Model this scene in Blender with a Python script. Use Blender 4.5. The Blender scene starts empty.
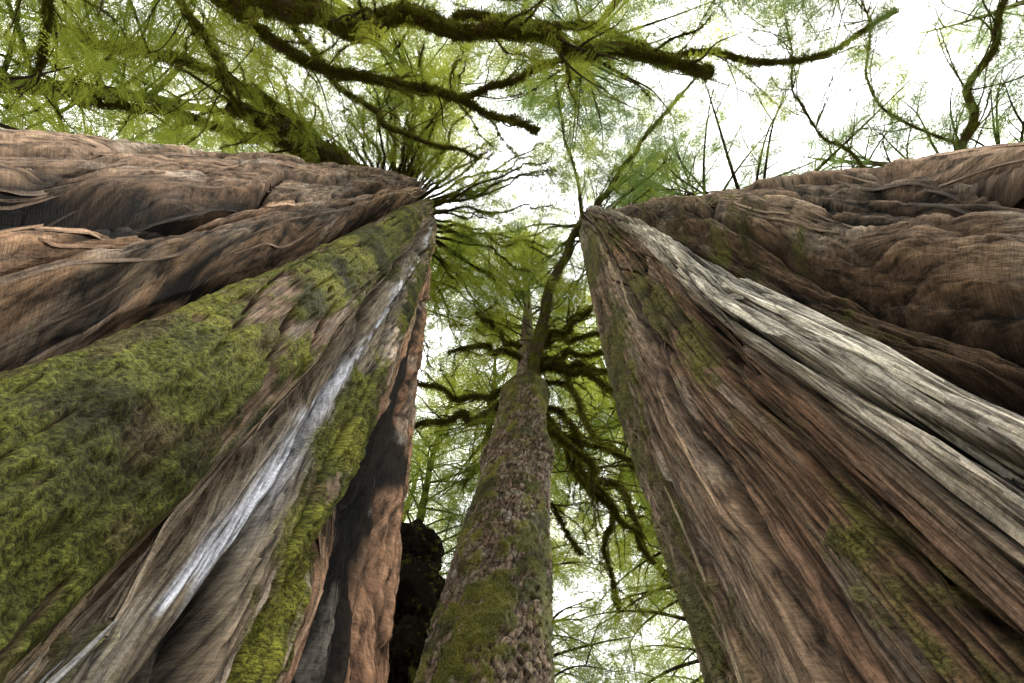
import bpy, math, random
import numpy as np
from mathutils import Vector
random.seed(7); rng=np.random.default_rng(7)
CZ=1.5
scene=bpy.context.scene
# ------------------------------------------------------------------ helpers
def link(o,parent=None):
    scene.collection.objects.link(o)
    if parent: o.parent=parent
    return o
def empty(name,loc=(0,0,0)):
    e=bpy.data.objects.new(name,None); e.empty_display_size=.5; link(e); return e
def mesh_np(name,V,F,mat=None,smooth=True,attrs=None,cols=None):
    V=np.asarray(V,dtype=np.float32); F=np.asarray(F,dtype=np.int32)
    me=bpy.data.meshes.new(name); n=F.shape[1]
    me.vertices.add(len(V)); me.vertices.foreach_set('co',V.ravel())
    me.loops.add(F.size); me.loops.foreach_set('vertex_index',F.ravel())
    me.polygons.add(len(F)); me.polygons.foreach_set('loop_start',np.arange(0,F.size,n,dtype=np.int32))
    me.polygons.foreach_set('loop_total',np.full(len(F),n,dtype=np.int32))
    me.polygons.foreach_set('use_smooth',np.full(len(F),smooth,dtype=bool))
    me.update(calc_edges=True)
    if attrs:
        for k,a in attrs.items():
            a=np.asarray(a,dtype=np.float32)
            if a.ndim==1:
                at=me.attributes.new(k,'FLOAT','POINT'); at.data.foreach_set('value',a)
            else:
                at=me.attributes.new(k,'FLOAT_VECTOR','POINT'); at.data.foreach_set('vector',a.ravel())
    if mat: me.materials.append(mat)
    return me
def h2(ix,iy,seed):
    h=(ix.astype(np.int64)*374761393+iy.astype(np.int64)*668265263+seed*1442695041)&0xffffffff
    h=((h^(h>>13))*1274126177)&0xffffffff
    h=((h^(h>>16))*2246822519)&0xffffffff
    return ((h>>8)&0xffff)/32767.5-1.0
def vn(x,y,seed=0):
    x=np.asarray(x,dtype=np.float64); y=np.asarray(y,dtype=np.float64)
    x0=np.floor(x); y0=np.floor(y); fx=x-x0; fy=y-y0
    fx=fx*fx*fx*(fx*(fx*6-15)+10); fy=fy*fy*fy*(fy*(fy*6-15)+10)
    a=h2(x0,y0,seed); b=h2(x0+1,y0,seed); c=h2(x0,y0+1,seed); d=h2(x0+1,y0+1,seed)
    return (a*(1-fx)+b*fx)*(1-fy)+(c*(1-fx)+d*fx)*fy
def worley(x,y,seed):
    x0=np.floor(x); y0=np.floor(y); F1=np.full(x.shape,9.0); F2=F1.copy(); I=np.zeros(x.shape); TX=np.zeros(x.shape)
    for i in (-1,0,1):
        for j in (-1,0,1):
            cx=x0+i; cy=y0+j; dx=x-(cx+.5+.48*h2(cx,cy,seed)); dy=y-(cy+.5+.48*h2(cx,cy,seed+1)); d=np.hypot(dx,dy)
            near=d<F1; F2=np.where(near,F1,np.minimum(F2,d)); F1=np.where(near,d,F1)
            I=np.where(near,h2(cx,cy,seed+2),I); TX=np.where(near,dx*h2(cx,cy,seed+3),TX)
    return F1,F2-F1,I,TX
def fbm(x,y,seed=0,o=3):
    r=0;a=1;t=0
    for i in range(o):
        r=r+a*vn(x*2**i,y*2**i,seed+i*17); t+=a; a*=.5
    return r/t
def ss(a,b,x):
    t=np.clip((x-a)/(b-a),0,1); return t*t*(3-2*t)
def smooth_interp(x,xs,ys):
    g=np.linspace(xs[0],xs[-1],1600); y=np.interp(g,xs,ys)
    k=np.hanning(17); k/=k.sum(); yp=np.pad(y,8,mode='edge'); y=np.convolve(yp,k,'valid')
    return np.interp(x,g,y)
# ------------------------------------------------------------------ materials
def newmat(name):
    m=bpy.data.materials.new(name); m.use_nodes=True; nt=m.node_tree; nt.nodes.clear()
    return m,nt,nt.nodes,nt.links
def N(nodes,t,**k):
    n=nodes.new(t)
    for a,b in k.items(): setattr(n,a,b)
    return n
def trunk_material(name,fs=(80,3.2),bumpd=.014):
    m,nt,n,l=newmat(name)
    out=N(n,'ShaderNodeOutputMaterial'); bs=N(n,'ShaderNodeBsdfPrincipled'); l.new(bs.outputs[0],out.inputs[0])
    col=N(n,'ShaderNodeAttribute',attribute_name='vcol'); uv=N(n,'ShaderNodeAttribute',attribute_name='buv'); mo=N(n,'ShaderNodeAttribute',attribute_name='moss')
    mp=N(n,'ShaderNodeMapping'); l.new(uv.outputs['Vector'],mp.inputs[0]); mp.inputs['Scale'].default_value=(fs[0],fs[1],1)
    n1=N(n,'ShaderNodeTexNoise',noise_dimensions='2D'); n1.inputs['Scale'].default_value=1; n1.inputs['Detail'].default_value=4; n1.inputs['Roughness'].default_value=.72; l.new(mp.outputs[0],n1.inputs[0])
    n2=N(n,'ShaderNodeTexNoise',noise_dimensions='2D'); n2.inputs['Scale'].default_value=60; n2.inputs['Detail'].default_value=4;n2.inputs['Roughness'].default_value=.8; l.new(uv.outputs['Vector'],n2.inputs[0])
    r1=N(n,'ShaderNodeMapRange'); r1.inputs[1].default_value=.33;r1.inputs[2].default_value=.67;r1.inputs[3].default_value=.22;r1.inputs[4].default_value=1.75; l.new(n1.outputs[0],r1.inputs[0])
    r2=N(n,'ShaderNodeMapRange'); r2.inputs[1].default_value=.35;r2.inputs[2].default_value=.65;r2.inputs[3].default_value=.35;r2.inputs[4].default_value=1.65; l.new(n2.outputs[0],r2.inputs[0])
    mx=N(n,'ShaderNodeMix',data_type='FLOAT'); l.new(mo.outputs['Fac'],mx.inputs[0]); l.new(r1.outputs[0],mx.inputs[2]); l.new(r2.outputs[0],mx.inputs[3])
    mul=N(n,'ShaderNodeMath',operation='MULTIPLY'); l.new(mx.outputs[0],mul.inputs[0])
    r3=N(n,'ShaderNodeMapRange'); r3.inputs[1].default_value=.3;r3.inputs[2].default_value=.7;r3.inputs[3].default_value=.65;r3.inputs[4].default_value=1.35; l.new(n2.outputs[0],r3.inputs[0]); l.new(r3.outputs[0],mul.inputs[1])
    vm=N(n,'ShaderNodeVectorMath',operation='SCALE'); l.new(col.outputs['Vector'],vm.inputs[0]); l.new(mul.outputs[0],vm.inputs['Scale'])
    l.new(vm.outputs[0],bs.inputs['Base Color'])
    bs.inputs['Roughness'].default_value=.78; bs.inputs['Specular IOR Level'].default_value=.25
    ad=N(n,'ShaderNodeMath',operation='MULTIPLY_ADD'); l.new(n2.outputs[0],ad.inputs[0]); ad.inputs[1].default_value=.4; l.new(n1.outputs[0],ad.inputs[2])
    hm=N(n,'ShaderNodeMath',operation='MULTIPLY'); l.new(n2.outputs[0],hm.inputs[0]); hm.inputs[1].default_value=1.7
    hx=N(n,'ShaderNodeMix',data_type='FLOAT'); l.new(mo.outputs['Fac'],hx.inputs[0]); l.new(ad.outputs[0],hx.inputs[2]); l.new(hm.outputs[0],hx.inputs[3])
    bp=N(n,'ShaderNodeBump'); bp.inputs['Strength'].default_value=1; bp.inputs['Distance'].default_value=bumpd; l.new(hx.outputs[0],bp.inputs['Height']); l.new(bp.outputs[0],bs.inputs['Normal'])
    return m
def limb_material(name,c1,c2,moss,mossamt,scale=3.0):
    m,nt,n,l=newmat(name)
    out=N(n,'ShaderNodeOutputMaterial'); bs=N(n,'ShaderNodeBsdfDiffuse'); l.new(bs.outputs[0],out.inputs[0])
    g=N(n,'ShaderNodeNewGeometry')
    a=N(n,'ShaderNodeTexNoise'); a.inputs['Scale'].default_value=scale*6; a.inputs['Detail'].default_value=4; l.new(g.outputs['Position'],a.inputs[0])
    b=N(n,'ShaderNodeTexNoise'); b.inputs['Scale'].default_value=scale; b.inputs['Detail'].default_value=3; b.inputs['Roughness'].default_value=.7; l.new(g.outputs['Position'],b.inputs[0])
    m1=N(n,'ShaderNodeMix',data_type='RGBA'); l.new(a.outputs[0],m1.inputs[0]); m1.inputs[6].default_value=(*c1,1); m1.inputs[7].default_value=(*c2,1)
    rr=N(n,'ShaderNodeMapRange'); rr.inputs[1].default_value=.62-mossamt*.4; rr.inputs[2].default_value=.72-mossamt*.4; l.new(b.outputs[0],rr.inputs[0])
    m2=N(n,'ShaderNodeMix',data_type='RGBA'); l.new(rr.outputs[0],m2.inputs[0]); l.new(m1.outputs[2],m2.inputs[6]); m2.inputs[7].default_value=(*moss,1)
    l.new(m2.outputs[2],bs.inputs[0])
    bp=N(n,'ShaderNodeBump'); bp.inputs['Distance'].default_value=.03; l.new(a.outputs[0],bp.inputs['Height']); l.new(bp.outputs[0],bs.inputs['Normal'])
    return m
def leaf_material(name,dark,light,tdark,tlight,tfac=.5):
    m,nt,n,l=newmat(name)
    out=N(n,'ShaderNodeOutputMaterial'); oi=N(n,'ShaderNodeObjectInfo'); g=N(n,'ShaderNodeNewGeometry')
    a=N(n,'ShaderNodeTexNoise'); a.inputs['Scale'].default_value=.3; a.inputs['Detail'].default_value=1; l.new(g.outputs['Position'],a.inputs[0])
    ar=N(n,'ShaderNodeMapRange'); ar.inputs[1].default_value=.38; ar.inputs[2].default_value=.62; l.new(a.outputs[0],ar.inputs[0])
    av=N(n,'ShaderNodeMath',operation='MULTIPLY_ADD'); l.new(oi.outputs['Random'],av.inputs[0]); av.inputs[1].default_value=.5
    hf=N(n,'ShaderNodeMath',operation='MULTIPLY'); l.new(ar.outputs[0],hf.inputs[0]); hf.inputs[1].default_value=.5; l.new(hf.outputs[0],av.inputs[2])
    c=N(n,'ShaderNodeMix',data_type='RGBA'); l.new(av.outputs[0],c.inputs[0]); c.inputs[6].default_value=(*dark,1); c.inputs[7].default_value=(*light,1)
    t=N(n,'ShaderNodeMix',data_type='RGBA'); l.new(av.outputs[0],t.inputs[0]); t.inputs[6].default_value=(*tdark,1); t.inputs[7].default_value=(*tlight,1)
    d=N(n,'ShaderNodeBsdfDiffuse'); l.new(c.outputs[2],d.inputs[0])
    tr=N(n,'ShaderNodeBsdfTranslucent'); l.new(t.outputs[2],tr.inputs[0])
    mx=N(n,'ShaderNodeMixShader'); mx.inputs[0].default_value=tfac; l.new(d.outputs[0],mx.inputs[1]); l.new(tr.outputs[0],mx.inputs[2]); l.new(mx.outputs[0],out.inputs[0])
    return m
M_cedar=trunk_material('cedar_bark')
M_spruce=trunk_material('scaly_bark',fs=(34,20),bumpd=.014)
M_limb=limb_material('mossy_limb_bark',(.03,.022,.016),(.10,.072,.05),(.075,.08,.018),.45)
M_twig=limb_material('dark_twig_bark',(.022,.017,.012),(.07,.052,.04),(.06,.065,.018),.2)
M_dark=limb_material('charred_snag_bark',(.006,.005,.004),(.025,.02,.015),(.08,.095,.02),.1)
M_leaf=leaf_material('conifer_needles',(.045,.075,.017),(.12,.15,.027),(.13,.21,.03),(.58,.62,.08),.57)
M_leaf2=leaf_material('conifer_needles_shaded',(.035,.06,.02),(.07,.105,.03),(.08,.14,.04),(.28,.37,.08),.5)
M_moss=leaf_material('moss_tufts',(.05,.056,.012),(.12,.122,.022),(.08,.085,.015),(.28,.27,.04),.38)
# ------------------------------------------------------------------ giants
def pos_rows(zmin,zmax,n):
    t=np.linspace(0,1,n); k=2.4
    return zmin+(zmax-zmin)*(np.exp(k*t)-1)/(math.exp(k)-1)
def giant(parent,name,centre_ctrl,R_ctrl,face_az,twist,lobes,R0,seed,style,nstrip,strip_u,ncol=1100,nrow=900):
    zs=pos_rows(-1.6,R_ctrl[-1][0],nrow)
    cx=np.interp(zs,[c[0] for c in centre_ctrl],[c[1] for c in centre_ctrl])
    cy=np.interp(zs,[c[0] for c in centre_ctrl],[c[2] for c in centre_ctrl])
    R=np.interp(zs,[c[0] for c in R_ctrl],[c[1] for c in R_ctrl])
    sh=np.interp(zs,twist[0],twist[1])
    nf=int(ncol*.86)
    psi=np.concatenate([np.linspace(-72,72,nf,endpoint=False),np.linspace(72,288,ncol-nf,endpoint=False)])
    PS,Z=np.meshgrid(psi,zs); RR=R[:,None]
    psw=((PS+180)%360)-180
    fac=np.maximum(RR/R0,.1)**.3
    u=psw*fac+sh[:,None]
    s=np.radians(u)*R0
    wu=u+1.2*vn(Z*.3,u*.04,seed+1)+.5*vn(Z*1.0,u*.15,seed+2)+.18*vn(Z*4,u*.5,seed+6)
    ws=s+.08*vn(s*.5,Z*.2,seed+3)+.03*vn(s*1.6,Z*.5,seed+4)+.006*vn(s*6,Z*2.2,seed+5)
    lob=smooth_interp(wu,lobes[0],lobes[1])*np.clip(RR/R0,0,1)**.9
    rid=lambda a,b,sd:1-2*np.abs(vn(a,b,sd))
    big=rid(ws*1.7,Z*.10,seed+10); med=rid(ws*4.6,Z*.2,seed+11)
    _,E0,I0,T0=worley(ws*3.5+.5*vn(ws*1.5,Z*.5,seed+8),Z*.12,seed+26)
    _,E1,I1,T1=worley(ws*8.5,Z*.28,seed+30); _,E2,I2,T2=worley(ws*20+.3*vn(s*9,Z*2,seed+7),Z*.8,seed+34); _,E3,I3,T3=worley(ws*52,Z*3,seed+38)
    g0=(1-ss(.0,.13,E0))*ss(-.6,-.1,vn(ws*.9,Z*.35,seed+16)); g1=1-ss(.0,.18,E1); g2=1-ss(.0,.24,E2); g3=1-ss(0,.3,E3)
    crk=ss(-.4,.1,vn(ws*1.1,Z*.4,seed+15))
    fine=vn(ws*80,Z*4,seed+13); lum=vn(ws*1.2,Z*.4,seed+17)
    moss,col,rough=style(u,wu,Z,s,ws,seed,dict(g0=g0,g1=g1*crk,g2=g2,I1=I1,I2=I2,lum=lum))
    bark=.05*big+.03*med+rough*(.045*I0-.17*g0+.028*I1+.03*T1-.06*g1*crk+.014*I2+.012*T2-.024*g2+.007*I3-.007*g3)+.004*fine+.03*lum
    mossd=.03+.022*vn(s*8,Z*6,seed+20)+.014*vn(s*22,Z*18,seed+21)+.009*vn(s*60,Z*50,seed+22)
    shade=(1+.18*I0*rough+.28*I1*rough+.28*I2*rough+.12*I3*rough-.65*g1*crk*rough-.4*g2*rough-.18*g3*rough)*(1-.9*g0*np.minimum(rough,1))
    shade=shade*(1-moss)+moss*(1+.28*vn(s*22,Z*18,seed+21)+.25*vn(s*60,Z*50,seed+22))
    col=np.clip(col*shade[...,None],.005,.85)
    d=lob+(bark*(1-.55*moss)+mossd*moss)*np.clip(RR/R0,.25,1)**.5
    d=d*np.clip(RR/.5,0,1)
    ang=np.radians(face_az+180)-np.radians(PS)
    r=np.maximum(RR+d,.02)
    X=cx[:,None]+r*np.cos(ang); Y=cy[:,None]+r*np.sin(ang)
    G=np.stack([X,Y,Z+CZ],-1); V=G.reshape(-1,3)
    n_r,n_c=PS.shape; i=np.arange(n_r-1)[:,None]*n_c; j=np.arange(n_c)[None,:]; jn=(j+1)%n_c
    F=np.stack([i+j,i+n_c+j,i+n_c+jn,i+jn],-1).reshape(-1,4)
    buv=np.stack([ws,Z,np.zeros_like(Z)],-1).reshape(-1,3)
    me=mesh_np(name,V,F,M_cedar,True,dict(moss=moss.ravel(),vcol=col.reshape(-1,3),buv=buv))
    o=bpy.data.objects.new(name,me); link(o,parent)
    # loose strips of fibrous bark lying on and lifting from the stem
    r2=np.random.default_rng(seed); SV=[];SF=[];SC=[];SB=[];k=0; m=16
    for q in range(nstrip):
        lo,hi=strip_u[r2.integers(0,len(strip_u))]; uu=r2.uniform(lo,hi); z0=.3+14*r2.random()**1.4; L=r2.uniform(.5,2.2)*(1+z0*.06); up=r2.random()<.5
        z=np.linspace(z0,z0+L,m); rows=np.searchsorted(zs,z).clip(0,n_r-1)
        du=uu+.35*vn(z*1.0,z*0+q,seed+70)
        ps=(du-sh[rows])/fac[rows,0]
        if np.abs(ps).max()>60: continue
        cols=((ps+72)/144*nf).astype(int).clip(0,nf-1)
        if moss[rows,cols].mean()>.35: continue
        P=G[rows,cols].copy(); C=np.stack([cx[rows],cy[rows],P[:,2]],-1)
        rad=P-C; rl=np.hypot(rad[:,0],rad[:,1]); rad/=rl[:,None]
        ker=np.array([1,2,3,2,1])/9.; rs=np.convolve(np.pad(rl,2,mode='edge'),ker,'valid')
        t=np.linspace(0,1,m); tt=t if up else 1-t
        lift=.006+r2.uniform(.0,.045)*tt**5
        P=C+rad*(rs+lift)[:,None]; P[:,2]=G[rows,cols][:,2]
        tan=np.stack([-rad[:,1],rad[:,0],0*rl],-1); w=r2.uniform(.005,.024)*np.sin(np.pi*(.03+.94*t))**.7*(1+.2*vn(z*9,z*0+q,seed+71))
        for sgn,dep in ((-1,-.009),(0,.003),(1,-.009)):
            SV.append(P+tan*(sgn*w)[:,None]+rad*dep)
        local=col[rows,cols].mean(0); base=local*r2.uniform(.9,1.8)+.03*r2.random()
        SC.append(np.tile(base,(3*m,1))); SB.append(np.stack([np.repeat([-1,0,1],m)*.012+q*.37,np.tile(z,3),np.zeros(3*m)],-1))
        for a in range(2):
            for b in range(m-1):
                SF.append((k+a*m+b,k+(a+1)*m+b,k+(a+1)*m+b+1,k+a*m+b+1))
        k+=3*m
    SV=np.vstack(SV)
    me=mesh_np('bark_strips',SV,np.array(SF),M_cedar,True,dict(moss=np.zeros(len(SV)),vcol=np.vstack(SC),buv=np.vstack(SB)))
    link(bpy.data.objects.new('bark_strips',me),parent)
def mixc(c,new,f): return c*(1-f[...,None])+np.array(new)*f[...,None]
def style_left(u,wu,Z,s,ws,seed,n):
    base=np.ones(u.shape+(3,))*np.array((.27,.185,.122))
    v=fbm(ws*3,Z*.3,seed+40,3); base=mixc(base,(.42,.32,.23),ss(-.05,.5,v)); base=mixc(base,(.14,.088,.055),ss(.1,.55,-v))
    red=ss(13,15.5,wu)*(1-ss(20,23,wu)); red=np.clip(red*(.6+.6*vn(ws*2,Z*.3,seed+41)),0,1)
    base=mixc(base,(.50,.31,.185),red*.75)
    slab=1-ss(-25,-23,wu); base=mixc(base,(.36,.195,.11),slab*(.5+.4*np.clip(vn(ws*4,Z*.5,seed+42)+.3,0,1)))
    hw=wu+1.8*vn(Z*1.1,Z*0,seed+80)+.6*vn(Z*4,Z*0,seed+81); hol=ss(-43.5,-42,hw)*(1-ss(-29.5,-28,hw)); base=mixc(base,(.010,.008,.006),hol*.97)  # burnt hollow, near black painted in to stand for its deep shade
    greyb=ss(-18,-14,wu)*(1-ss(-9,-6.5,wu)); base=mixc(base,(.17,.145,.10),greyb*.8)
    lu=np.interp(Z,[0,2,6,10],[-9.5,-10.5,-12.3,-13])
    lic_sheen=np.exp(-((wu-lu+.9*vn(Z*.6,Z*0,seed+43))/(.95+.35*vn(Z*1.3,Z*0,seed+53)))**2)*ss(-.35,.1,vn(ws*7,Z*.9,seed+44)+.5*vn(ws*34,Z*5,seed+45))  # pale lichen streak, bluish wet-wood sheen painted into its colour
    base=mixc(base,(.66,.68,.74),np.clip(lic_sheen*1.15,0,.95))
    base=mixc(base,(.52,.47,.39),.35*ss(.4,.7,vn(ws*14,Z*1.6,seed+47)))
    mz=vn(s*1.4,Z*.6,seed+46)*.6+vn(s*5,Z*2.0,seed+48)*.5+vn(s*16,Z*9,seed+49)*.3
    w=np.interp(u,[-60,-34,-26,-23.5,-21,-17,-14,-11,-7.5,-6,0,8,11,13,20,24,60],[-1.1,-1,-.8,.2,.5,.4,-.1,-.5,-.4,.3,.45,.48,.05,-.75,-.7,-.8,-.8])
    w=w-.2*ss(8,14,Z)+.9*ss(14.5,18,Z)-.4*n['g1']-.25*n['g2']-.6*lic_sheen
    moss=ss(-.08,.35,w+mz)
    gcol=np.ones(u.shape+(3,))*np.array((.125,.135,.022)); mv=fbm(s*2.6,Z*2.0,seed+50,4)
    gcol=mixc(gcol,(.22,.22,.032),ss(0,.5,mv)); gcol=mixc(gcol,(.05,.054,.014),ss(.0,.45,-mv)); gcol=mixc(gcol,(.11,.078,.04),.65*ss(.15,.45,fbm(s*6,Z*3,seed+60,3)))
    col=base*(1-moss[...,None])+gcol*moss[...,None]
    rough=np.clip(.5+.75*ss(9,15,np.abs(wu+2)),0,1.2)
    return moss,col,rough
def style_right(u,wu,Z,s,ws,seed,n):
    base=np.ones(u.shape+(3,))*np.array((.24,.162,.102))
    v=fbm(ws*3,Z*.25,seed+40,3); base=mixc(base,(.36,.27,.185),ss(-.05,.5,v)); base=mixc(base,(.13,.083,.05),ss(.1,.6,-v))
    pale=ss(-8,-6,wu)*(1-ss(0,3.0,wu)); base=mixc(base,(.41,.375,.30),pale*np.clip(.65+.7*vn(ws*9,Z*.4,seed+41),0,1))
    rec=ss(-24,-21,wu)*(1-ss(-9,-6,wu)); base=mixc(base,(.11,.068,.04),rec*.85)
    red=ss(2,4,wu)*(1-ss(17,20,wu)); base=mixc(base,(.21,.112,.062),red*.75)
    seam=np.exp(-((wu-19)/1.1)**2); base=mixc(base,(.02,.013,.01),seam*.9)
    up=1-ss(-24,-21,wu); base=mixc(base,(.29,.205,.145),up*.6)
    base=mixc(base,(.44,.40,.32),.3*ss(.42,.7,vn(ws*14,Z*1.5,seed+47)))
    mz=vn(s*1.3,Z*.5,seed+46)*.6+vn(s*5,Z*2.0,seed+48)*.4+vn(s*16,Z*10,seed+49)*.3
    w=np.interp(u,[-60,-30,-22,-15,-8,-4,3,7,12,16,18,24,34,60],[-.45,-.4,-.3,.1,-.7,-1.2,-.6,.3,.4,.0,-.35,.1,.35,.35])
    moss=ss(-.05,.5,w+mz-.35*n['g1'])*.85
    gcol=np.ones(u.shape+(3,))*np.array((.12,.125,.024)); mv=fbm(s*3,Z*2.2,seed+50,4)
    gcol=mixc(gcol,(.18,.175,.036),ss(0,.5,mv)); gcol=mixc(gcol,(.065,.06,.018),ss(.05,.5,-mv))
    col=base*(1-moss[...,None])+gcol*moss[...,None]
    rough=np.clip(.8+.45*(1-ss(3,9,wu)),0,1.25)
    return moss,col,rough
left=empty('redcedar_tree')
lobL=([-90,-70,-60,-54,-50,-46,-43.5,-42,-33,-29.5,-28,-26,-24,-20,-14,-9,-7,-5,3,8,10.5,12,13.5,15.2,17,20,23,26,34,37,39,42,50,54,57,61,72,75,78,95],
      [.05,0,-.12,.08,.2,.24,.2,-.05,-.25,-.2,-.0,.04,.0,.08,.05,-.02,-.30,.06,.16,.05,-.1,-.55,-.65,-.5,.12,.14,-.3,.12,.18,.1,-.15,.1,.02,-.05,-.2,.05,.1,-.1,.05,0])
cL=[(-1.6,-3.15,2.3),(1,-3.15,2.3),(17,-3.44,1.83),(20,-3.46,1.8)]
rL=[(-1.6,2.75),(1,2.36),(6,2.03),(11,1.68),(15,1.33),(17,1.14),(18,.92),(18.7,.5),(19,.03)]
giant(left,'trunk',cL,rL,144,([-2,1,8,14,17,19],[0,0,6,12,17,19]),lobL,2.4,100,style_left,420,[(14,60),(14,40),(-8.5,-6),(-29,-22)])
right=empty('redcedar_tree.001')
lobR=([-90,-75,-60,-53,-50,-44,-35,-32,-29,-25,-22,-19,-14,-10,-7,-5,-2,1,3,7,12,17,19,21,27,35,40,50,58,62,70,90],
      [.0,.05,.1,.06,-.12,.08,.18,-.05,.1,.14,-.05,-.5,-.6,-.5,-.12,.18,.26,.24,.1,.02,.0,.05,-.38,.0,.02,-.05,-.1,.0,.05,-.1,.05,0])
cR=[(-1.6,2.95,2.07),(2,2.95,2.07),(10,2.8,2.26),(19,2.68,2.4),(21,2.66,2.42)]
rR=[(-1.6,2.33),(0,2.1),(2.4,1.97),(5,1.81),(10,1.33),(16,.78),(19,.55),(20.3,.35),(21,.03)]
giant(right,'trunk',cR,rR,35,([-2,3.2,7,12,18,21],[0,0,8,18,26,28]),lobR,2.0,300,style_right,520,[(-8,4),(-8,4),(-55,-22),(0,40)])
# ------------------------------------------------------------------ middle tree
mid=empty('hemlock_tree')
def mid_trunk():
    zs=pos_rows(-1.6,30,900); ncol=420
    hx=[-1.6,4,8,11.5,14,18,30]
    cx=np.interp(zs,hx,[-.42,-.24,.03,.30,.42,.5,.6]); cy=np.interp(zs,hx,[5,5,5,5,5,5.0,5.1])
    R=np.interp(zs,[-1.6,0,4,8,11.3,12,14,20,30],[1.0,.8,.68,.54,.42,.26,.19,.12,.02])
    bul=.07*np.exp(-((zs-8.6)/.35)**2)+.06*np.exp(-((zs-11.3)/.5)**2)
    th=np.linspace(0,2*np.pi,ncol,endpoint=False)
    T,Z=np.meshgrid(th,zs); RR=R[:,None]; s=T*np.maximum(RR,.3)
    w=s+.03*vn(s*4,Z*3,7); zz=Z+.05*vn(s*5,Z*3,8)
    _,E1,I1,T1=worley(w*13,zz*7,11); _,E2,I2,T2=worley(w*34,zz*20,15)
    g1=1-ss(0,.22,E1); g2=1-ss(0,.3,E2); lum=vn(np.cos(T)*1.6+Z*.4,np.sin(T)*1.6+Z*.3,13)
    mz=vn(np.cos(T)*1.5+5,Z*.7+np.sin(T),14)*.7+vn(w*7,Z*5,15)*.4+vn(w*20,Z*18,16)*.3+.45*np.exp(-((Z-8.7)/.4)**2)+.35*np.exp(-((Z-11.5)/.6)**2)+.25*np.cos(T+.6)-.12
    moss=ss(.0,.4,mz)
    d=(.016*I1+.02*T1-.022*g1+.007*I2-.007*g2)*(1-.6*moss)+.05*lum+bul[:,None]*(1+.5*np.cos(T*2))+moss*(.02+.015*vn(s*20,Z*18,17)+.01*vn(s*50,Z*45,18))
    r=RR+d*np.clip(RR/.35,0.15,1)
    X=cx[:,None]+r*np.cos(T)+.04*vn(Z*.5,Z*0,20); Y=cy[:,None]+r*np.sin(T)
    base=np.ones(T.shape+(3,))*np.array((.21,.142,.09)); base=mixc(base,(.30,.225,.155),ss(0,.8,I1)); base=mixc(base,(.13,.088,.055),ss(0,.8,-I1))
    base=mixc(base,(.36,.35,.28),.5*ss(.45,.7,vn(w*9,Z*7,21)))
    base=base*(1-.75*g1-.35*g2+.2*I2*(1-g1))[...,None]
    mv=fbm(s*4,Z*3,22,3); g=np.ones(T.shape+(3,))*np.array((.125,.13,.023)); g=mixc(g,(.21,.20,.033),ss(0,.5,mv)); g=mixc(g,(.055,.05,.014),ss(0,.5,-mv))
    col=np.clip(base*(1-moss[...,None])+g*moss[...,None],.006,.8)
    V=np.stack([X,Y,Z+CZ],-1).reshape(-1,3); n_r,n_c=T.shape
    i=np.arange(n_r-1)[:,None]*n_c; j=np.arange(n_c)[None,:]; jn=(j+1)%n_c
    F=np.stack([i+j,i+jn,i+n_c+jn,i+n_c+j],-1).reshape(-1,4)
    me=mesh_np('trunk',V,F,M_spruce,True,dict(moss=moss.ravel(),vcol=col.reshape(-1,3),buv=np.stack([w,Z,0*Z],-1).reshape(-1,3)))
    link(bpy.data.objects.new('trunk',me),mid)
mid_trunk()
# ------------------------------------------------------------------ tubes
def catmull(P,n):
    P=np.asarray(P,float); Q=np.vstack([2*P[0]-P[1],P,2*P[-1]-P[-2]]); out=[]
    for i in range(1,len(Q)-2):
        t=np.linspace(0,1,n,endpoint=False)[:,None]; a,b,c,d=Q[i-1],Q[i],Q[i+1],Q[i+2]
        out.append(.5*((2*b)+(-a+c)*t+(2*a-5*b+4*c-d)*t**2+(-a+3*b-3*c+d)*t**3))
    out.append(P[-1:]); return np.vstack(out)
class Tubes:
    def __init__(s): s.V=[];s.F=[];s.n=0
    def add(s,P,r,sides=6,rough=.12):
        P=np.asarray(P,float); n=len(P); r=np.asarray(r,float)*np.ones(n)
        T=np.gradient(P,axis=0); T/=np.linalg.norm(T,axis=1)[:,None]+1e-9
        up=np.array([.13,.21,1.0]); A=np.cross(T,up); A/=np.linalg.norm(A,axis=1)[:,None]+1e-9; B=np.cross(T,A)
        th=np.linspace(0,2*np.pi,sides,endpoint=False)
        jit=1+rough*rng.uniform(-1,1,(n,sides))
        rr=r[:,None]*jit
        V=P[:,None,:]+A[:,None,:]*(np.cos(th)*rr)[...,None]+B[:,None,:]*(np.sin(th)*rr)[...,None]
        i=np.arange(n-1)[:,None]*sides+s.n; j=np.arange(sides)[None,:]; jn=(j+1)%sides
        s.V.append(V.reshape(-1,3)); s.F.append(np.stack([i+j,i+jn,i+sides+jn,i+sides+j],-1).reshape(-1,4)); s.n+=n*sides
        return P,A,B,r
    def obj(s,name,mat,parent):
        if not s.V: return
        V=np.vstack(s.V); V[:,2]+=CZ
        me=mesh_np(name,V,np.vstack(s.F),mat); return link(bpy.data.objects.new(name,me),parent)
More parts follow.
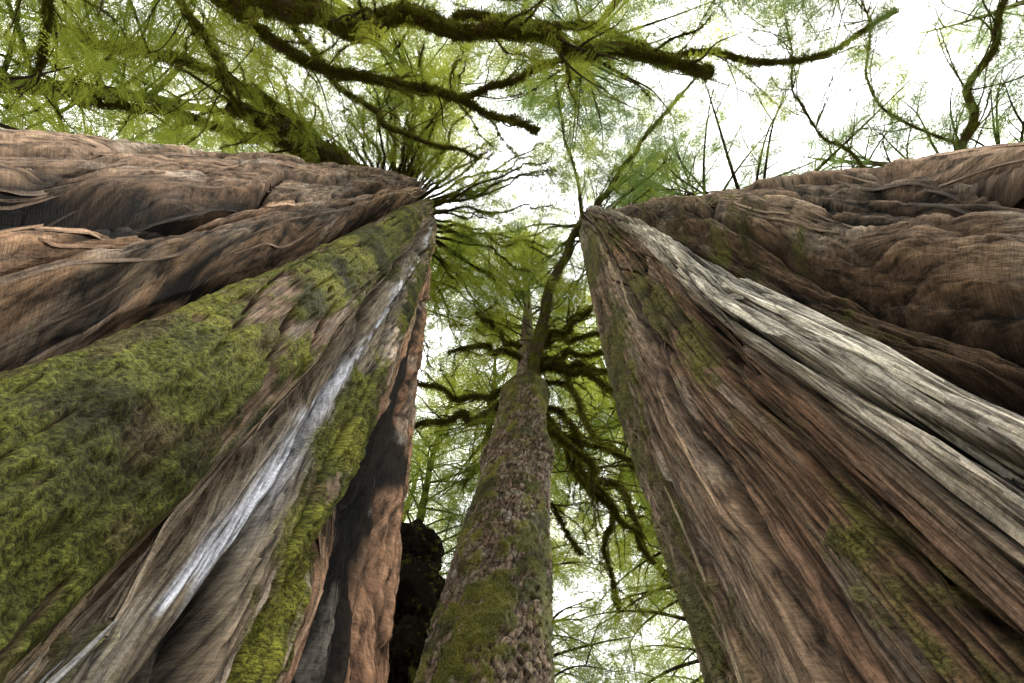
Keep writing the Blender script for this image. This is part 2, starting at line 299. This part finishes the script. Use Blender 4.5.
# ------------------------------------------------------------------ spray / tuft sources
srcA=bpy.data.collections.new('needle_sprays'); srcB=bpy.data.collections.new('needle_sprays_shaded'); srcM=bpy.data.collections.new('moss_tuft_parts')
def make_spray(name,seed,mat,col,L=1.0,narrow=.36):
    r=np.random.default_rng(seed); V=[];F=[]
    def quad(p,d,nrm,l,w):
        d=d/np.linalg.norm(d); sd=np.cross(d,nrm); sd/=np.linalg.norm(sd)+1e-9
        k=len(V); V.extend([p-sd*w*.35,p+d*l*.55-sd*w*.5,p+d*l,p+d*l*.55+sd*w*.5]); F.append((k,k+1,k+2,k+3))
    def axis(t): return np.array([t*L,.03*math.sin(t*5+seed),-.22*t*t*L])
    n=15
    for i in range(n):
        t=.04+.94*i/n; p=axis(t); q=axis(min(t+.07,1))
        quad(p,(q-p),np.array([0,0,1.]),.08,.012)
        for sg in (-1,1):
            if r.random()<.15: continue
            ln=narrow*(math.sin(math.pi*min(1,(t*.82+.16)))**.7)*r.uniform(.5,1.25)*L
            an=math.radians(r.uniform(36,62)); dr=np.array([math.cos(an),sg*math.sin(an),r.uniform(-.35,.05)]); dr/=np.linalg.norm(dr)
            m=max(2,int(ln/.036))
            for k in range(m):
                f=(k+.5)/m; pp=p+dr*ln*f+np.array([0,0,-.25*ln*f*f])
                for s2 in (-1,1):
                    a2=math.radians(r.uniform(25,50))*s2
                    d2=np.array([dr[0]*math.cos(a2)-dr[1]*math.sin(a2),dr[0]*math.sin(a2)+dr[1]*math.cos(a2),dr[2]+r.uniform(-.3,.2)])
                    quad(pp,d2,np.array([r.uniform(-.5,.5),r.uniform(-.5,.5),1.]),r.uniform(.038,.062)*(1.1-.4*f),r.uniform(.012,.019))
    me=mesh_np(name,np.array(V),np.array(F),mat,False); o=bpy.data.objects.new(name,me); col.objects.link(o)
for i in range(4): make_spray('needle_spray_%d'%i,11+i,M_leaf,srcA,narrow=.30+.05*i)
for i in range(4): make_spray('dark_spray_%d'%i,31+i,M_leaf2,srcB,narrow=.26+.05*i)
def make_tuft(name,seed):
    r=np.random.default_rng(seed); V=[];F=[]
    for i in range(18):
        a=r.uniform(0,2*np.pi); t=r.uniform(.1,1.25); d=np.array([math.cos(a)*math.sin(t),math.sin(a)*math.sin(t),math.cos(t)]); p=np.array([r.uniform(-.6,.6),r.uniform(-.6,.6),-.1])
        sd=np.cross(d,[.3,.2,1.]); sd/=np.linalg.norm(sd)+1e-9; l=r.uniform(.4,1.3); w=.11; k=len(V)
        V.extend([p-sd*w,p+d*l*.6-sd*w*.7,p+d*l,p+d*l*.6+sd*w*.7]); F.append((k,k+1,k+2,k+3))
    me=mesh_np(name,np.array(V),np.array(F),M_moss,False); o=bpy.data.objects.new(name,me); srcM.objects.link(o)
for i in range(3): make_tuft('moss_tuft_%d'%i,50+i)
def node_group(coll):
    ng=bpy.data.node_groups.new('scatter_'+coll.name,'GeometryNodeTree')
    ng.interface.new_socket('Geometry',in_out='INPUT',socket_type='NodeSocketGeometry'); ng.interface.new_socket('Geometry',in_out='OUTPUT',socket_type='NodeSocketGeometry')
    n=ng.nodes;l=ng.links; gi=n.new('NodeGroupInput');go=n.new('NodeGroupOutput')
    ci=n.new('GeometryNodeCollectionInfo'); ci.inputs['Collection'].default_value=coll; ci.inputs['Separate Children'].default_value=True; ci.inputs['Reset Children'].default_value=True
    ip=n.new('GeometryNodeInstanceOnPoints'); ip.inputs['Pick Instance'].default_value=True
    def na(nm,t):
        a=n.new('GeometryNodeInputNamedAttribute'); a.data_type=t; a.inputs['Name'].default_value=nm; return a
    a=na('rot','FLOAT_VECTOR'); b=na('scl','FLOAT'); c=na('idx','INT'); e=n.new('FunctionNodeEulerToRotation')
    l.new(gi.outputs[0],ip.inputs['Points']); l.new(ci.outputs[0],ip.inputs['Instance']); l.new(a.outputs['Attribute'],e.inputs[0]); l.new(e.outputs[0],ip.inputs['Rotation'])
    l.new(b.outputs['Attribute'],ip.inputs['Scale']); l.new(c.outputs['Attribute'],ip.inputs['Instance Index']); l.new(ip.outputs[0],go.inputs[0])
    return ng
NG={'A':node_group(srcA),'B':node_group(srcB),'M':node_group(srcM)}; CNT={'A':4,'B':4,'M':3}
TOTAL={'A':0,'B':0,'M':0}
def scatter(name,kind,P,Rt,S,parent):
    P=np.asarray(P,dtype=np.float32).reshape(-1,3).copy()
    if len(P)==0: return
    TOTAL[kind]+=len(P)
    P[:,2]+=CZ; me=bpy.data.meshes.new(name); me.vertices.add(len(P)); me.vertices.foreach_set('co',P.ravel())
    a=me.attributes.new('rot','FLOAT_VECTOR','POINT'); a.data.foreach_set('vector',np.asarray(Rt,dtype=np.float32).ravel())
    a=me.attributes.new('scl','FLOAT','POINT'); a.data.foreach_set('value',np.asarray(S,dtype=np.float32).ravel())
    a=me.attributes.new('idx','INT','POINT'); a.data.foreach_set('value',rng.integers(0,CNT[kind],len(P)).astype(np.int32))
    o=bpy.data.objects.new(name,me); link(o,parent); m=o.modifiers.new('scatter','NODES'); m.node_group=NG[kind]
    return o
def blocked(p):
    x,y,h=p
    if h>-1 and h<21:
        for c,r in ((cL,rL),(cR,rR)):
            X=np.interp(h,[q[0] for q in c],[q[1] for q in c]);Y=np.interp(h,[q[0] for q in c],[q[2] for q in c]);RR=np.interp(h,[q[0] for q in r],[q[1] for q in r])
            if math.hypot(x-X,y-Y)<RR+.25: return True
    dd=math.hypot(x,y)
    if h<15 and dd<3.6 and y>-1.2: return True
    if h<4.5: return True
    if y>0 and y<5.2 and h<14.0 and abs(x)<8: return True
    return False
class Crown:
    def __init__(s): s.P=[];s.R=[];s.S=[];s.MP=[];s.MR=[];s.MS=[]
    def spray(s,p,az,pitch,scl):
        if blocked(p): return
        s.P.append(p); s.R.append((rng.normal(0,.35),pitch,az)); s.S.append(scl)
    def along(s,P,scl,step,start=.15,spread=55,droop=.35):
        seg=np.linalg.norm(np.diff(P,axis=0),axis=1); L=seg.sum(); cum=np.concatenate([[0],np.cumsum(seg)])/max(L,1e-6)
        n=max(2,int(L*(1-start)/step)); sg=1
        for i in range(n):
            t=start+(1-start)*(i+rng.uniform(0,1))/n; p=np.array([np.interp(t,cum,P[:,k]) for k in range(3)])
            k=min(len(P)-2,int(t*(len(P)-1))); d=P[k+1]-P[k]; az=math.atan2(d[1],d[0]); sg=-sg
            s.spray(p,az+sg*math.radians(rng.uniform(spread*.4,spread*1.25)),rng.normal(droop,.22),scl*rng.uniform(.6,1.15))
        d=P[-1]-P[-2]; s.spray(P[-1],math.atan2(d[1],d[0]),droop,scl)
    def mossy(s,P,A,B,r,dens,scl,hang=.25):
        seg=np.linalg.norm(np.diff(P,axis=0),axis=1); L=seg.sum(); n=int(L*dens); cum=np.concatenate([[0],np.cumsum(seg)])/L
        for i in range(n):
            t=rng.random(); k=min(len(P)-2,int(np.searchsorted(cum,t))-1); k=max(k,0); f=(t-cum[k])/(cum[k+1]-cum[k]+1e-9)
            p=P[k]*(1-f)+P[k+1]*f; rr=r[k]*(1-f)+r[k+1]*f; a=rng.uniform(0,2*np.pi); nn=A[k]*math.cos(a)+B[k]*math.sin(a)
            q=1.0
            if rng.random()<hang: nd=np.array([rng.normal(0,.2),rng.normal(0,.2),-1.]); q=1.5
            else: nd=nn+np.array([0,0,-.25])
            nd/=np.linalg.norm(nd)
            s.MP.append(p+nn*rr*.92); s.MR.append((0,math.acos(max(-1,min(1,nd[2]))),math.atan2(nd[1],nd[0]))); s.MS.append(q*scl*rng.uniform(.4,1.4))
    def build(s,parent,kind='A'):
        scatter('needle_foliage',kind,s.P,s.R,s.S,parent); scatter('moss_cover','M',s.MP,s.MR,s.MS,parent)
# ------------------------------------------------------------------ surrounding conifers
def conifer(x,y,H,r,h0,nbr,Lmax,step,kind,name='conifer_tree',scl=.92):
    e=empty(name); tb=Tubes(); tw=Tubes(); cr=Crown()
    lx,ly=rng.normal(0,.35,2)
    zz=np.linspace(-1.6,H,26); P=np.stack([x+lx*(zz/H)**2+.05*np.sin(zz*.8+x),y+ly*(zz/H)**2+.05*np.cos(zz*.7+y),zz],-1)
    tb.add(P,np.interp(zz,[-1.6,0,H*.5,H],[r*1.4,r,r*.62,.02]),12,.06)
    for i in range(nbr):
        t=(i+rng.random())/nbr; h=h0+(H-h0-.5)*t**.9; az=rng.uniform(0,2*np.pi)
        L=Lmax*(1-.75*((h-h0)/(H-h0))**1.3)*rng.uniform(.6,1.1)
        b=np.array([np.interp(h,zz,P[:,0]),np.interp(h,zz,P[:,1]),h]); d=np.array([math.cos(az),math.sin(az),0]); sd=np.array([-d[1],d[0],0])
        k=rng.uniform(-.15,.15)*L; up=rng.uniform(.0,.2); dn=rng.uniform(.15,.4)
        Q=catmull([b,b+d*L*.33+[0,0,up*L*.4]+sd*k*.5,b+d*L*.68+[0,0,up*L*.3-dn*L*.15]+sd*k,b+d*L-[0,0,dn*L*.55]+sd*k*.6],4)
        if blocked(Q[len(Q)//2]) or blocked(Q[-1]): continue
        tw.add(Q,np.linspace(.014+.012*L,.007,len(Q)),5,.1)
        cr.along(Q,scl,step,.12)
        for q in range(2 if L>1.6 else 0):
            kk=int(len(Q)*rng.uniform(.3,.75)); sgn=rng.choice([-1,1]); l2=L*rng.uniform(.25,.45); dd=d*.7+sd*sgn*.75
            Q2=catmull([Q[kk],Q[kk]+dd*l2*.5+[0,0,-.02*l2],Q[kk]+dd*l2-[0,0,.25*l2]],4)
            if blocked(Q2[-1]): continue
            tw.add(Q2,np.linspace(.018,.006,len(Q2)),4,.1); cr.along(Q2,scl*.85,step,.1)
    tb.obj('trunk',M_limb,e); tw.obj('branches',M_twig,e); cr.build(e,kind)
trees=[ # x,y,H,r,h0,nbr,Lmax,step,kind
 (.1,11.5,27,.2,6,95,3.5,.27,'A'),(-2.7,10,26,.2,6,78,3.0,.27,'A'),(4.7,11.4,30,.26,6,112,4.1,.27,'A'),(-4.6,15,30,.28,7,80,3.6,.29,'A'),
 (.9,18,32,.3,7,98,4.3,.29,'A'),(6.4,14.5,30,.28,7,90,4.3,.3,'A'),(-.8,8.2,30,.16,13,65,2.7,.28,'A'),(3.5,8.0,31,.16,13,75,3.2,.29,'A'),
 (-8,9,30,.3,9,50,3.8,.34,'A'),(-12,4,30,.3,8,60,4,.3,'A'),(-9.5,-1.2,28,.25,8,82,4,.28,'A'),(-14,-1.5,30,.3,8,75,4.2,.3,'A'),(-8.5,-4.5,26,.24,9,72,4.0,.31,'A'),
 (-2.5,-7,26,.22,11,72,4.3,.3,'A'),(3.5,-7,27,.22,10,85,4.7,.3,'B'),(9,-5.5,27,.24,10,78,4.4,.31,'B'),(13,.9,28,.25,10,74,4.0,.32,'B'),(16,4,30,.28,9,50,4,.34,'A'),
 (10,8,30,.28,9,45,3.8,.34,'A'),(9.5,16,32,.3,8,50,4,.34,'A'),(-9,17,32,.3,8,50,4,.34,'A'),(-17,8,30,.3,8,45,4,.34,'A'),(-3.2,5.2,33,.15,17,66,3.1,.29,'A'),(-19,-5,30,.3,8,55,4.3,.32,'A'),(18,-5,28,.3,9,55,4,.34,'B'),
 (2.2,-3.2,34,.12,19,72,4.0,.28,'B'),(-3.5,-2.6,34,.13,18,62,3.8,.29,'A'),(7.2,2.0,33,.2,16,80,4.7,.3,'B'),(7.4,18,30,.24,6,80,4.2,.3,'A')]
for t in trees: conifer(*t)
def far_canopy():
    P=[];Rr=[];S=[]
    n=0
    while n<7200:
        x=rng.uniform(-36,36); y=rng.uniform(-18,42); h=rng.uniform(20,36); d=math.hypot(x,y-1)
        if d<1.5: continue
        q=float(vn(x*.33,y*.33,91))+.5*float(vn(x*.9,y*.9,92))
        thr=-.2
        if x>6 and y<6: thr=.04
        elif -6<x<=6 and y<1: thr=-.12
        if q<thr: continue
        P.append((x,y,h)); Rr.append((rng.normal(0,.4),rng.normal(.35,.25),rng.uniform(0,6.28))); S.append(rng.uniform(1.0,1.8)); n+=1
    return scatter('distant_tree_canopy','A',P,Rr,S,None)
far_canopy()
# ------------------------------------------------------------------ limbs of the named trees
def _ab(P):
    T=np.gradient(P,axis=0); T/=np.linalg.norm(T,axis=1)[:,None]+1e-9; A=np.cross(T,np.array([.13,.21,1.0])); A/=np.linalg.norm(A,axis=1)[:,None]; return A,np.cross(T,A)
def limb(tb,cr,pts,r0,r1,moss=60,mscl=.06,foliage=None,twigs=0,twl=1.2,sides=8,tw=None,twdrop=.3,fscl=.6,wob=.012,hang=.25):
    Q=catmull(pts,8); n=len(Q)
    L=np.linalg.norm(Q[-1]-Q[0]); ph=rng.uniform(0,99,3); a=np.arange(n)*.33
    Q=Q+np.stack([vn(a,a*0+ph[k],77+k) for k in range(3)],-1)*wob*L*np.sin(np.linspace(0,np.pi,n))[:,None]
    r=np.linspace(r0,r1,n)*(1+.16*vn(np.arange(n)*.7,np.zeros(n)+ph[0],70))
    P,A,B,rr=tb.add(Q,r,sides,.16)
    if moss: cr.mossy(P,A,B,rr,moss,mscl,hang)
    if foliage: cr.along(Q,fscl,foliage,.25)
    for i in range(twigs):
        k=int(n*rng.uniform(.12,.97)); k=min(k,n-2); d=Q[k+1]-Q[k]; d/=np.linalg.norm(d)+1e-9
        v=rng.normal(0,1,3); v-=d*v.dot(d); v/=np.linalg.norm(v); v=v*.8+d*.7; v[2]-=.15; l=twl*rng.uniform(.4,1.2)
        T=catmull([Q[k],Q[k]+v*l*.35+rng.normal(0,.05*l,3),Q[k]+v*l*.7+rng.normal(0,.07*l,3)-[0,0,twdrop*l*.2],Q[k]+v*l-[0,0,twdrop*l*.6]],4)
        (tw or tb).add(T,np.linspace(max(.012,r1*.35),.005,len(T)),5,.1)
        if moss and rng.random()<.6: cr.mossy(T,*_ab(T),np.full(len(T),.012),moss*.3,mscl*.6)
        if foliage is not None: cr.along(T,fscl,foliage if foliage else .3,.2)
ov=empty('mossy_hemlock_tree')
tb=Tubes();tw=Tubes();cr=Crown()
zz=np.linspace(-1.6,30,30); tb.add(np.stack([-6.6+.06*np.sin(zz),-5.6+.01*zz,zz],-1),np.interp(zz,[-1.6,1,30],[.75,.5,.05]),16,.06)
limb(tb,cr,[(-6.6,-5.4,11.2),(-5.7,-3.6,10.5),(-4.4,-2.1,10.2),(-2.6,-1.95,10.0),(-.5,-1.8,10),(1.2,-1.55,10.1),(3.3,-1.2,10.3)],.20,.08,300,.052,.6,24,1.5,10,tw,wob=.02,hang=.4)
limb(tb,cr,[(-4.6,-2.3,10.2),(-3.5,-1.5,10.4),(-2.2,-1.05,10.6),(-.9,-.8,10.6),(.45,-.3,10.5)],.10,.045,260,.05,.6,18,1.2,9,tw,wob=.03,hang=.4)
limb(tb,cr,[(-.9,-.8,10.6),(-.2,-1.1,10.7),(1.1,-1.5,10.9),(1.9,-1.7,11)],.06,.03,160,.05,.6,8,.9,8,tw,wob=.03)
limb(tb,cr,[(-6.5,-5.4,12.6),(-5.2,-3.6,12),(-3.4,-2.3,11.6),(-1.5,-2.25,11.5),(1.0,-2.0,11.7),(3.2,-1.7,12),(5.6,-1.6,12.3),(7.5,-2.6,12.6)],.14,.03,180,.05,.55,26,1.8,8,tw,wob=.02,hang=.35)
limb(tb,cr,[(-6.6,-5.3,13.5),(-5.0,-3.6,13),(-3.0,-2.9,12.8),(-.5,-3.0,12.8),(2.0,-3.1,13)],.12,.035,150,.05,.55,20,1.8,8,tw,wob=.03)
limb(tb,cr,[(-6.8,-5.3,11),(-7.2,-3.6,10.6),(-7.4,-2.2,10.4),(-7.9,-.9,10.2)],.12,.04,170,.05,.5,18,1.6,8,tw,wob=.03)
limb(tb,cr,[(-6.6,-5.3,12),(-6.0,-3.2,11.4),(-5.4,-1.8,11.2),(-4.9,-.6,11.2)],.11,.04,170,.05,.5,16,1.4,8,tw,wob=.03)
limb(tb,cr,[(-6.6,-5.3,14.5),(-5.2,-3.0,14),(-3.6,-1.3,13.8),(-2.2,-.4,13.8),(-.8,.2,14.2)],.10,.03,130,.05,.5,20,1.5,8,tw,wob=.04)
tb.obj('trunk_and_limbs',M_limb,ov); tw.obj('twigs',M_twig,ov); cr.build(ov,'A')
tb=Tubes();tw=Tubes();cr=Crown()
limb(tb,cr,[(-3.4,.8,14.0),(-3.9,.1,13.0),(-4.5,-.35,12),(-5.2,-.8,11.3)],.26,.12,260,.065,.6,14,1.4,10,tw,wob=.05)
limb(tb,cr,[(-3.6,.7,15),(-4.3,.0,14.0),(-4.9,-.7,13.2),(-6,-1.5,12.4),(-8,-1.9,11.8)],.20,.05,220,.065,.6,16,1.8,9,tw,wob=.04)
limb(tb,cr,[(-3.8,.6,13.6),(-5,.0,13.2),(-6.6,-.6,12.6),(-8.5,-.9,12)],.13,.04,160,.065,.6,14,1.6,8,tw,wob=.04)
for i in range(80):
    az=rng.uniform(-2.9,2.3); h=rng.uniform(15.2,18.6); L=rng.uniform(1.4,4.2); c=np.array([-3.45,1.82,h]); d=np.array([math.cos(az),math.sin(az),0]); st=c+d*.75
    limb(tw,cr,[st,st+d*L*.4+[0,0,.25],st+d*L*.8+[0,0,.15],st+d*L-[0,0,.3]],.045,.008,45,.05,.32,4,.9,6,tw,fscl=.6,wob=.06)
tb.obj('mossy_limbs',M_limb,left); tw.obj('twigs',M_twig,left); cr.build(left,'A')
tb=Tubes();cr=Crown()
for i in range(30):
    az=rng.uniform(-1.7,3.1); h=rng.uniform(17.8,20.4); L=rng.uniform(1.2,3.3); c=np.array([2.67,2.41,h]); d=np.array([math.cos(az),math.sin(az),0])
    limb(tb,cr,[c,c+d*L*.5+[0,0,.3],c+d*L-[0,0,.1]],.04,.008,30,.05,.34,3,.8,6,fscl=.65,wob=.05)
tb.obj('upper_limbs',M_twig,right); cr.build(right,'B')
tb=Tubes();tw=Tubes();cr=Crown()
limb(tb,cr,[(.38,5,11.6),(.8,4.2,13.8),(1.36,3.2,16),(2.2,2.1,17.8),(2.95,1.5,19),(3.9,.4,20.2),(4.8,-.67,21),(6.6,-2.5,22.2)],.16,.045,60,.06,.55,28,2.0,9,tw)
limb(tb,cr,[(2.2,2.1,17.8),(2.1,.8,19.4),(1.8,-.6,20.8),(1.5,-2.4,22)],.06,.02,50,.05,.5,18,1.6,7,tw)
radial=[((-2.25,5.6,10.9),.14),((-2.2,5.0,11.9),.10),((-1.5,4.5,12.6),.07),((2.3,4.2,13.2),.08),((2.6,4.6,12.8),.09),((2.55,4.9,12.2),.12),((2.5,5.2,11.6),.11),
 ((3.5,9.1,10.4),.13),((2.9,8.1,10.5),.10),((2.4,9.8,10.2),.09),((1.5,8.3,10.2),.07),((2.9,6.6,11),.08),((2.0,3.8,13.8),.07),
 ((-.9,3.9,13.9),.06),((-1.1,7.2,11.2),.06),((2.6,3.6,14.8),.06),((3.3,7.6,11.8),.07),((1.9,7.4,10.8),.06)]
for (e,r) in radial:
    e=np.array(e); hs=e[2]+rng.uniform(-.1,1.1); s0=np.array([.32,5.0,min(hs,14.2)]); d=e-s0; L=np.linalg.norm(d); sd=np.cross(d,[0,0,1]); sd/=np.linalg.norm(sd)
    k=rng.uniform(-.18,.18)*L
    limb(tb,cr,[s0,s0+d*.3+[0,0,rng.uniform(-.05,.12)*L]+sd*k*.8,s0+d*.62+[0,0,rng.uniform(-.02,.1)*L]+sd*k*rng.uniform(.2,1.1),e],r*.9,r*.3,180,.055,.7 if rng.random()<.3 else None,int(6+L*2),1.1,8,tw,fscl=.5,wob=.07,hang=.5)
for i in range(80):
    az=rng.uniform(0,6.28); h=rng.uniform(14.6,28); L=rng.uniform(1.2,4.2)*(1-.5*(h-14)/14); c=np.array([.5,5.05,h]); d=np.array([math.cos(az),math.sin(az),0])
    limb(tb,cr,[c,c+d*L*.5+[0,0,.2],c+d*L-[0,0,.25]],.03,.008,10,.05,.32,4,.9,5,fscl=.65,wob=.06)
tb.obj('mossy_limbs',M_limb,mid); tw.obj('twigs',M_twig,mid); cr.build(mid,'A')
mp=empty('maple_tree'); tb=Tubes();cr=Crown()
limb(tb,cr,[(9.5,4.2,-1.6),(9.0,3.4,4),(8.5,2.0,8),(8.2,.5,10.8),(8.7,-1,11.7),(9.4,-2.6,12.3),(10.5,-4.4,13)],.11,.05,90,.05,.6,20,2.0,8,wob=.01)
limb(tb,cr,[(8.3,1.2,9.8),(6.6,.2,11.6),(5.9,-.9,12.5),(5.7,-2.6,13.4)],.04,.014,40,.05,.5,20,1.7,6,wob=.03)
limb(tb,cr,[(8.5,.0,11.2),(7.4,-1.0,12.6),(7.6,-2.5,13.6),(7.2,-4,14.4)],.035,.012,40,.05,.5,20,1.7,6,wob=.03)
tb.obj('mossy_limbs',M_limb,mp); cr.build(mp,'B')
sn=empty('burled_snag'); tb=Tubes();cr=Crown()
tb.add(catmull([(-1.95,6.1,-1.6),(-1.8,6.05,2),(-1.7,6,4.5),(-1.62,6,5.8)],10),np.linspace(.34,.24,31),16,.12)
def burl(c,R,sd):
    th=np.linspace(0,2*np.pi,90,endpoint=False); ph=np.linspace(.02,np.pi-.02,60); T,Pp=np.meshgrid(th,ph)
    n=vn(np.cos(T)*np.sin(Pp)*2.2+5,np.cos(Pp)*2.2+np.sin(T)*np.sin(Pp)*1.7,sd)+.5*vn(np.cos(T)*5+9,Pp*4,sd+1)+.3*vn(np.cos(T)*9,Pp*10,sd+2)+.2*vn(np.sin(T)*16,Pp*18,sd+3)
    r=1+.28*n; V=np.stack([c[0]+R[0]*r*np.sin(Pp)*np.cos(T),c[1]+R[1]*r*np.sin(Pp)*np.sin(T),c[2]+R[2]*r*np.cos(Pp)],-1).reshape(-1,3)
    i=np.arange(59)[:,None]*90; j=np.arange(90)[None,:]; jn=(j+1)%90
    tb.V.append(V); tb.F.append(np.stack([i+j,i+90+j,i+90+jn,i+jn],-1).reshape(-1,4)+tb.n); tb.n+=len(V)
    for q in range(90):
        v=rng.normal(0,1,3); v/=np.linalg.norm(v); v[2]=abs(v[2])
        cr.MP.append(np.array(c)+v*np.array(R)*1.02); cr.MR.append((0,math.acos(min(1,v[2])),math.atan2(v[1],v[0]))); cr.MS.append(rng.uniform(.02,.05))
burl((-1.48,6.05,6.4),(.54,.5,.8),5); burl((-1.32,6,5.4),(.42,.4,.5),9); burl((-1.55,6,7.4),(.42,.38,.5),19)
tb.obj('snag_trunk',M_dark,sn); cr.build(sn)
# ------------------------------------------------------------------ ground
def ground():
    n=200; g=np.linspace(-1,1,n); g=np.sign(g)*np.abs(g)**2.2*180; X,Y=np.meshgrid(g,g)
    Z=.12*vn(X*.4,Y*.4,1)+.04*vn(X*1.7,Y*1.7,2)+1.2*vn(X*.03,Y*.03,3)*ss(15,60,np.hypot(X,Y))
    V=np.stack([X,Y,Z-.05],-1).reshape(-1,3); i=np.arange(n-1)[:,None]*n; j=np.arange(n-1)[None,:]
    F=np.stack([i+j,i+j+1,i+n+j+1,i+n+j],-1).reshape(-1,4)
    m=limb_material('forest_floor_litter',(.12,.08,.05),(.26,.19,.12),(.11,.13,.035),.4,1.2)
    link(bpy.data.objects.new('ground',mesh_np('ground',V,F,m)))
ground()
# ------------------------------------------------------------------ light
w=bpy.data.worlds.new('World'); scene.world=w; w.use_nodes=True; nt=w.node_tree; n=nt.nodes;l=nt.links; n.clear()
EL,AZ=math.radians(62),math.radians(-5)
out=n.new('ShaderNodeOutputWorld'); bg=n.new('ShaderNodeBackground'); bg.inputs[1].default_value=.15; l.new(bg.outputs[0],out.inputs[0])
sky=n.new('ShaderNodeTexSky'); sky.sky_type='NISHITA'; sky.sun_disc=False; sky.sun_elevation=EL; sky.sun_rotation=math.pi/2-AZ; sky.dust_density=2
tc=n.new('ShaderNodeTexCoord'); no=n.new('ShaderNodeTexNoise'); no.inputs['Scale'].default_value=3.2; no.inputs['Detail'].default_value=6; l.new(tc.outputs['Generated'],no.inputs[0])
mr=n.new('ShaderNodeMapRange'); mr.inputs[1].default_value=.36; mr.inputs[2].default_value=.56; mr.inputs[3].default_value=.2; mr.inputs[4].default_value=1; l.new(no.outputs[0],mr.inputs[0])
mx=n.new('ShaderNodeMix'); mx.data_type='RGBA'; l.new(mr.outputs[0],mx.inputs[0]); l.new(sky.outputs[0],mx.inputs[6]); mx.inputs[7].default_value=(32.0,32.0,33,1); l.new(mx.outputs[2],bg.inputs[0])
sd=bpy.data.lights.new('sun','SUN'); sd.energy=5.0; sd.angle=math.radians(1); sd.color=(1,.94,.84); so=bpy.data.objects.new('sun',sd); link(so)
dv=Vector((math.cos(EL)*math.cos(AZ),math.cos(EL)*math.sin(AZ),math.sin(EL))); so.rotation_euler=dv.to_track_quat('Z','Y').to_euler(); so.location=dv*60
# ------------------------------------------------------------------ camera
cd=bpy.data.cameras.new('camera'); cd.sensor_width=36; cd.lens=20; cd.clip_end=1000; cd.clip_start=.05
co=bpy.data.objects.new('camera',cd); co.location=(0,0,CZ); co.rotation_euler=(math.radians(90+71.4),0,0); link(co); scene.camera=co
scene.view_settings.view_transform='Standard'; scene.view_settings.look='None'; scene.view_settings.exposure=0
print('instances',TOTAL)
